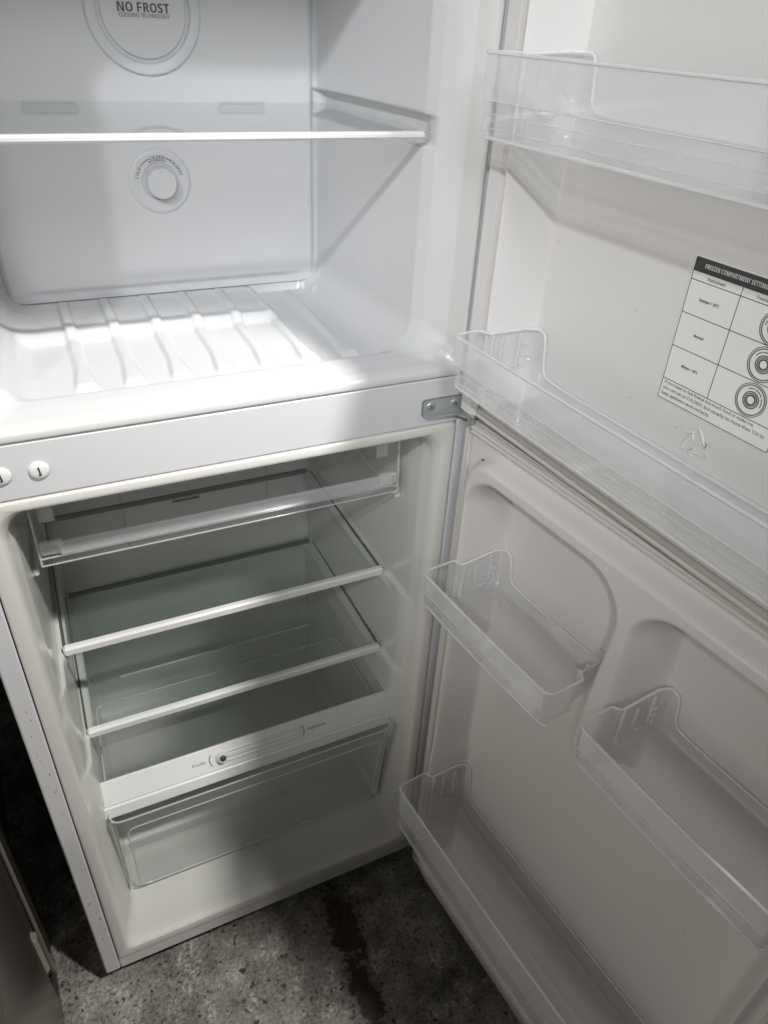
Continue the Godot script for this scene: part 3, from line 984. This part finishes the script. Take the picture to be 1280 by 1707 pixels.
func chill_tray() -> void:
	var t := thing("chill_tray", "clear plastic chill tray hanging at the top of the fridge", "tray", Transform3D(Basis(), Vector3(0.275, 0.756, -0.058)))
	var s := Shape.new()
	s.pane(Transform3D(Basis(), Vector3(0, 0.001, -0.125)), Vector3(0.405, 0.002, 0.245))
	part("floor", s, M.tray, t)
	s = Shape.new()
	s.pane(Transform3D(Basis(Vector3.RIGHT, PI / 2 - 0.06), Vector3(0, 0.036, -0.003)), Vector3(0.426, 0.0022, 0.072))
	part("front", s, M.tray, t)
	s = Shape.new()
	s.box(Transform3D(Basis(Vector3.RIGHT, -0.06), Vector3(0.006, 0.0205, 0.001)), Vector3(0.396, 0.017, 0.006), 0.0025)
	part("grip", s, M.grip, t)
	for y in [0.0, 0.009, 0.0715]:
		s = Shape.new()
		s.tube(PackedVector3Array([Vector3(-0.2125, y, -0.001 - y * 0.06), Vector3(0.2125, y, -0.001 - y * 0.06)]), 0.0011, 8)
		part("rim", s, M.tray_rim, t)
	for sx in [-1.0, 1.0]:
		s = Shape.new()
		s.pane(Transform3D(Basis(Vector3.BACK, PI / 2), Vector3(sx * 0.204, 0.043, -0.125)), Vector3(0.085, 0.002, 0.24))
		part("side", s, M.tray, t)
		s = Shape.new()
		s.tube(PackedVector3Array([Vector3(sx * 0.2125, 0.0, -0.001), Vector3(sx * 0.2125, 0.072, -0.005)]), 0.0013, 8)
		s.tube(PackedVector3Array([Vector3(sx * 0.206, 0.086, -0.012), Vector3(sx * 0.206, 0.086, -0.245)]), 0.0016, 8)
		part("rim", s, M.tray_rim, t)
		s = Shape.new()
		s.box(Transform3D(Basis(), Vector3(sx * 0.198, 0.052, -0.022)), Vector3(0.016, 0.02, 0.004), 0.001)
		s.box(Transform3D(Basis(), Vector3(sx * 0.199, 0.0205, -0.004)), Vector3(0.024, 0.016, 0.008), 0.002)
		part("clip", s, M.tray_rim, t)
	s = Shape.new()
	s.pane(Transform3D(Basis(Vector3.RIGHT, PI / 2), Vector3(0, 0.022, -0.246)), Vector3(0.405, 0.002, 0.044))
	part("back", s, M.tray, t)


func crisper() -> void:
	# white cover with the humidity slide, glass behind it
	var t := thing("crisper_cover", "white crisper cover with fruit and vegetable humidity slide", "cover", Transform3D(Basis(), Vector3(0.275, 0.352, -0.053)))
	var tilt := atan2(0.020, 0.030)
	var face := Transform3D(Basis(Vector3.RIGHT, -tilt), Vector3(0, 0.005, 0.0))
	var s := Shape.new()
	s.box(face * Transform3D(Basis(), Vector3(0, 0, -0.003)), Vector3(0.436, 0.0365, 0.006), 0.0018)
	part("front_panel", s, M.white, t)
	s = Shape.new()
	s.box(face * Transform3D(Basis(Vector3.RIGHT, 0.30), Vector3(0, -0.0270, -0.0048)), Vector3(0.440, 0.0190, 0.006), 0.002)
	part("lower_lip", s, M.white, t)
	s = Shape.new()
	s.pane(Transform3D(Basis(), Vector3(0, 0.0205, -0.170)), Vector3(0.430, 0.004, 0.318))
	part("glass_pane", s, M.glass, t)
	s = Shape.new()
	s.box(Transform3D(Basis(), Vector3(0, 0.019, -0.200)), Vector3(0.32, 0.003, 0.003), 0.0006)
	part("back_trim", s, M.tray_rim, t)
	# the slide: a shallow channel, its knob, brackets and words
	s = Shape.new()
	var lo := PackedVector2Array()
	for q in smooth_path([[Vector2(-0.058, -0.0075), 0.006, 0.0], [Vector2(0.068, -0.0075), 0.006, 0.0], [Vector2(0.068, 0.0055), 0.006, 0.0], [Vector2(-0.058, 0.0055), 0.006, 0.0]], 5):
		lo.append(q[0])
	var pts := PackedVector3Array()
	for q in lo: pts.append(face * Vector3(q.x, q.y, 0.0002))
	s.tube(pts, 0.0021, 8, true)
	part("slide_channel", s, M.white, t)
	s = Shape.new()
	s.plate(lo, face * Transform3D(Basis(), Vector3(0, 0, 0.00005)), 0.0003)
	part("slide_floor", s, M.panel, t)
	s = Shape.new()
	s.box(face * Transform3D(Basis(), Vector3(0.012, -0.0005, 0.0004)), Vector3(0.108, 0.0062, 0.0030), 0.0014)
	part("slide_rail", s, M.white, t)
	s = Shape.new()
	s.lathe(face * Transform3D(Basis(), Vector3(-0.050, -0.0005, 0)), [Vector2(0.0092, 0.0), Vector2(0.0088, 0.0022), Vector2(0.0066, 0.0058), Vector2(0.0063, 0.0088), Vector2(0.0056, 0.0095), Vector2(0.0047, 0.0091), Vector2(0.0045, 0.005), Vector2(0.0, 0.0049)], 32)
	var knob := part("slide_knob", s, M.white, t)
	s = Shape.new()
	s.lathe(face * Transform3D(Basis(), Vector3(-0.050, -0.0005, 0.0088)), [Vector2(0.0046, -0.003), Vector2(0.0044, 0.0), Vector2(0.0, 0.0001)], 24)
	part("recess", s, M.grey, knob)
	for k in 2:
		var sx: float = [-1.0, 1.0][k]
		var c := Vector3([-0.056, 0.064][k], -0.001, 0.0003)
		pts = PackedVector3Array()
		for i in 11:
			var a := (PI if sx < 0 else 0.0) + lerpf(-0.75, 0.75, i / 10.0)
			pts.append(face * (c + Vector3(cos(a) * 0.0125, sin(a) * 0.0125, 0)))
		s = Shape.new()
		s.tube(pts, 0.00055, 6)
		part("bracket", s, M.grey, t)
	letters("Fruits", face * Transform3D(Basis(), Vector3(-0.093, -0.0025, 0.0001)), Vector2(0.0185, 0.0042), M.grey, t)
	letters("Vegetables", face * Transform3D(Basis(), Vector3(0.0815, -0.004, 0.0001)), Vector2(0.0300, 0.0050), M.grey, t)
	s = Shape.new()
	s.box(face * Transform3D(Basis(), Vector3(0.003, -0.0135, 0.0001)), Vector3(0.0012, 0.0075, 0.0006), 0.0001)
	part("seam", s, M.gasket, t)
	# the drawer below it
	t = thing("vegetable_crisper", "clear plastic crisper drawer under the white cover", "drawer", Transform3D(Basis(), Vector3(0.275, 0.1110, -0.020)))
	var hd := 0.223
	var lean := func(q: Shape) -> void:  # the front slopes back towards the bottom
		for i in q.v.size():
			q.v[i].z -= 0.029 * (1.0 - q.v[i].y / hd) * sm(-0.2, -0.02, q.v[i].z)
	var loop := [[Vector2(-0.205, -0.22), 0.012, 1.0], [Vector2(-0.2140, 0.0), 0.016, 1.0], [Vector2(0.2140, 0.0), 0.016, 1.0], [Vector2(0.205, -0.22), 0.012, 1.0]]
	var path := smooth_path(loop, 6)
	var wall := Shape.new()
	ribbon(wall, path, [[-0.003, 0.0], [-0.0006, 0.005], [0.0, 0.02], [0.0005, 0.1], [0.001, hd]], 0.0022, false, true, false)
	lean.call(wall)
	part("wall", wall, M.haze, t)
	s = Shape.new()
	var fl := PackedVector2Array()
	for q in path: fl.append(q[0] * 0.972 + Vector2(0, -0.003))
	s.plate(fl, Transform3D(Basis(Vector3.RIGHT, Vector3(0, 0, 1), Vector3(0, -1, 0)), Vector3(0, 0.0022, 0)), 0.0022)
	lean.call(s)
	part("floor", s, M.clear, t)
	s = Shape.new()
	s.box(Transform3D(Basis(), Vector3(0, 0.012, -0.100)), Vector3(0.400, 0.022, 0.0022), 0.0006)
	part("step", s, M.tray_rim, t)
	s = Shape.new()
	pts = PackedVector3Array()
	for q in ring(Vector2(-0.196, 0.012), Vector2(0.196, hd - 0.026), 0.014, 3, 3, 6):
		pts.append(Vector3(q.x, q.y, 0.0005))
	s.tube(pts, 0.0013, 8, true)
	lean.call(s)
	part("front_outline", s, M.tray_rim, t)
	for y in [0.0, hd]:
		pts = PackedVector3Array()
		for q in path: pts.append(Vector3(q[0].x * (0.992 if y == 0.0 else 1.0), y, q[0].y - (0.005 if y == 0.0 else 0.0)))
		s = Shape.new()
		s.tube(pts, 0.0014, 8, true)
		lean.call(s)
		part("rim", s, M.tray_rim, t)
	for sx in [-1.0, 1.0]:
		s = Shape.new()
		s.tube(PackedVector3Array([Vector3(sx * 0.2115, 0.004, -0.005), Vector3(sx * 0.2120, hd - 0.003, -0.005)]), 0.0024, 8)
		lean.call(s)
		part("corner", s, M.solid_clear, t)


func ribbon(s: Shape, path: Array, rows: Array, thick: float, scaled := true, closed := true, lining := true) -> void:
	# a wall of even thickness that follows path (plan: local x, z) with rows of [offset outward, height]; heights are shares of each point's own top when scaled
	var n := path.size()
	var side := PackedVector2Array()
	var turn := 0.0
	for i in n:
		var a: Vector2 = path[i][0]
		var b: Vector2 = path[(i + 1) % n][0]
		turn += a.cross(b)
	for i in n:
		var a: Vector2 = path[(i - 1 + n) % n if closed else maxi(i - 1, 0)][0]
		var b: Vector2 = path[(i + 1) % n if closed else mini(i + 1, n - 1)][0]
		var t := (b - a).normalized()
		side.append(Vector2(t.y, -t.x) * (1.0 if turn > 0 else -1.0))
	var outer := PackedVector3Array()
	var inner := PackedVector3Array()
	for r in rows:
		for i in n:
			var h: float = r[1] * (path[i][1] if scaled else 1.0)
			var q: Vector2 = path[i][0] + side[i] * r[0]
			outer.append(Vector3(q.x, h, q.y))
			q -= side[i] * thick
			inner.append(Vector3(q.x, h, q.y))
	s.grid(outer, n, rows.size(), closed, turn > 0)
	if lining:
		s.grid(inner, n, rows.size(), closed, turn <= 0)


func bin(label: String, at: Transform3D, u0: float, u1: float, y0: float, top: float, wb: float, wd: float, wf: float, inl: float, inr: float, peak: float, low: float, bow := 0.0, peak_r := 0.0) -> Node3D:
	# a clear door bin in the door's own axes: u along the door, y up, w out of it; narrower where it sits between the ridges of the liner
	var t := thing("door_bin", label, "door bin", at * Transform3D(Basis(), Vector3((u0 + u1) / 2, y0, 0)), "clear door bins")
	var h := (u1 - u0) / 2
	if peak_r == 0.0: peak_r = peak
	var loop := [
		[Vector2(-h + inl, wb), 0.014, peak], [Vector2(-h + inl * 0.42, wd), 0.003, top], [Vector2(-h, wd + 0.004), 0.003, top], [Vector2(-h, wf), 0.010, top]]
	for i in range(1, 10):
		var k := i / 10.0
		loop.append([Vector2(lerpf(-h, h, k), wf + bow * 4 * k * (1 - k)), 0.0, top])
	loop.append_array([[Vector2(h, wf), 0.010, top], [Vector2(h, wd + 0.004), 0.003, top], [Vector2(h - inr * 0.42, wd), 0.003, top], [Vector2(h - inr, wb), 0.014, peak_r]])
	loop.append_array([[Vector2(h - inr - 0.012, wb), 0.0, peak_r * 0.97], [Vector2(h - inr - 0.015, wb), 0.0, lerpf(peak_r, low, 0.2)], [Vector2(h - inr - 0.0185, wb), 0.0, lerpf(peak_r, low, 0.8)], [Vector2(h - inr - 0.026, wb), 0.0, lerpf(peak_r, low, 0.96)], [Vector2(h - inr - 0.05, wb), 0.0, low], [Vector2(-h + inl + 0.05, wb), 0.0, low], [Vector2(-h + inl + 0.026, wb), 0.0, lerpf(peak, low, 0.96)], [Vector2(-h + inl + 0.0185, wb), 0.0, lerpf(peak, low, 0.8)], [Vector2(-h + inl + 0.015, wb), 0.0, lerpf(peak, low, 0.2)], [Vector2(-h + inl + 0.012, wb), 0.0, peak * 0.97]])
	var path := smooth_path(loop, 5)
	var mid := 0.47
	var wall := Shape.new()
	ribbon(wall, path, [[-0.0065, 0.0], [-0.0035, 0.012], [-0.0020, 0.06], [-0.0016, mid - 0.03], [-0.0006, mid]], 0.0018)
	part("lower_wall", wall, M.clear, t)
	# upper wall: clear round the ends and back, hazier along the front
	var a := -1
	var b := -1
	for i in path.size():
		if absf(path[i][0].y - wf) < 0.0005 + absf(bow) and absf(path[i][0].x) < h - 0.004:
			if a < 0: a = i
			b = i
	wall = Shape.new()
	ribbon(wall, path.slice(a, b + 1), [[-0.0006, mid], [0.0, mid + 0.02], [0.0008, 1.0]], 0.0018, true, false)
	part("front", wall, M.milky, t)
	wall = Shape.new()
	ribbon(wall, path.slice(b, path.size()) + path.slice(0, a + 1), [[-0.0006, mid], [0.0, mid + 0.02], [0.0008, 1.0]], 0.0018, true, false)
	part("upper_wall", wall, M.clear, t)
	var s := Shape.new()
	var fl := PackedVector2Array()
	for q in path: fl.append(q[0])
	var sh := Geometry2D.offset_polygon(fl, -0.007)
	s.plate(sh[0], Transform3D(Basis(Vector3.RIGHT, Vector3(0, 0, 1), Vector3(0, -1, 0)), Vector3(0, 0.0022, 0)), 0.0020)
	part("floor", s, M.clear, t)
	var pts := PackedVector3Array()
	for q in path: pts.append(Vector3(q[0].x, q[1], q[0].y))
	s = Shape.new()
	s.tube(pts, 0.0016, 8, true)
	part("rim", s, M.rim, t)
	s = Shape.new()
	pts = PackedVector3Array()
	for q in path.slice(a - 2, b + 3): pts.append(Vector3(q[0].x * 0.998, 0.0012, q[0].y - 0.0045))
	s.tube(pts, 0.0017, 8)
	part("lower_edge", s, M.rim, t)
	s = Shape.new()
	pts = PackedVector3Array()
	for q in path.slice(a, b + 1): pts.append(Vector3(q[0].x, top * mid, q[0].y - 0.0008))
	s.tube(pts, 0.0007, 6)
	part("front_line", s, M.rim, t)
	for k in 2:
		s = Shape.new()
		pts = PackedVector3Array()
		for q in path.slice(a, b + 1): pts.append(Vector3(q[0].x * 0.985, top * (0.14 + 0.17 * k), q[0].y - 0.0024))
		s.tube(pts, 0.0006, 6)
		part("front_rib", s, M.mould, t)
	# latch pockets moulded into both end walls
	for sx in [-1.0, 1.0]:
		var own: float = inr if sx > 0 else inl
		var along := func(w: float) -> float: return sx * (h - own * lerpf(1.0, 0.42, (w - wb) / (wd - wb)) - 0.003)
		s = Shape.new()
		pts = PackedVector3Array()
		for q in [Vector2(wb + 0.036, top * 0.95), Vector2(wb + 0.036, top * 0.42), Vector2(wb + 0.032, top * 0.32), Vector2(wb + 0.022, top * 0.32), Vector2(wb + 0.018, top * 0.42), Vector2(wb + 0.018, (peak_r if sx > 0 else peak) * 0.93)]:
			pts.append(Vector3(along.call(q.x), q.y, q.x))
		s.tube(pts, 0.0016, 8)
		for k in 3:
			s.box(Transform3D(Basis(), Vector3(along.call(wb + 0.012), top * (0.42 + 0.2 * k), wb + 0.012)), Vector3(0.003, 0.002, 0.006), 0.0006)
		part("latch", s, M.mould, t)
		s = Shape.new()
		var cx: float = along.call(wd - 0.002)
		s.tube(PackedVector3Array([Vector3(cx, 0.004, wd - 0.002), Vector3(cx, top, wd - 0.002)]), 0.0019, 8)
		part("corner", s, M.mould, t)
	return t


func bins() -> void:
	var a := door_frame(FREEZER_TURN)
	var b := door_frame(FRIDGE_TURN)
	bin("clear bin across the freezer door, highest of the door bins", a * Transform3D(Basis(), Vector3(0, 0, 0)), 0.027, 0.523, 1.180, 0.063, -0.032, 0.016, 0.052, 0.028, 0.028, 0.066, 0.022)
	bin("clear bin at the bottom of the freezer door, below the setting chart", a, 0.027, 0.523, 0.946, 0.0555, -0.032, 0.016, 0.052, 0.028, 0.028, 0.060, 0.013)
	bin("short clear bin beside the hinge, on the left half of the fridge door", b, 0.031, 0.257, 0.653, 0.0515, -0.038, 0.016, 0.067, 0.026, 0.018, 0.066, 0.024, 0.002, 0.040)
	bin("short clear bin on the right half of the fridge door beyond the rib", b, 0.298, 0.516, 0.653, 0.0515, -0.038, 0.016, 0.067, 0.018, 0.026, 0.066, 0.024, 0.002)
	bin("deep clear bin across the bottom of the fridge door", b, 0.030, 0.520, 0.180, 0.097, -0.038, 0.016, 0.072, 0.026, 0.026, 0.112, 0.040, 0.003)
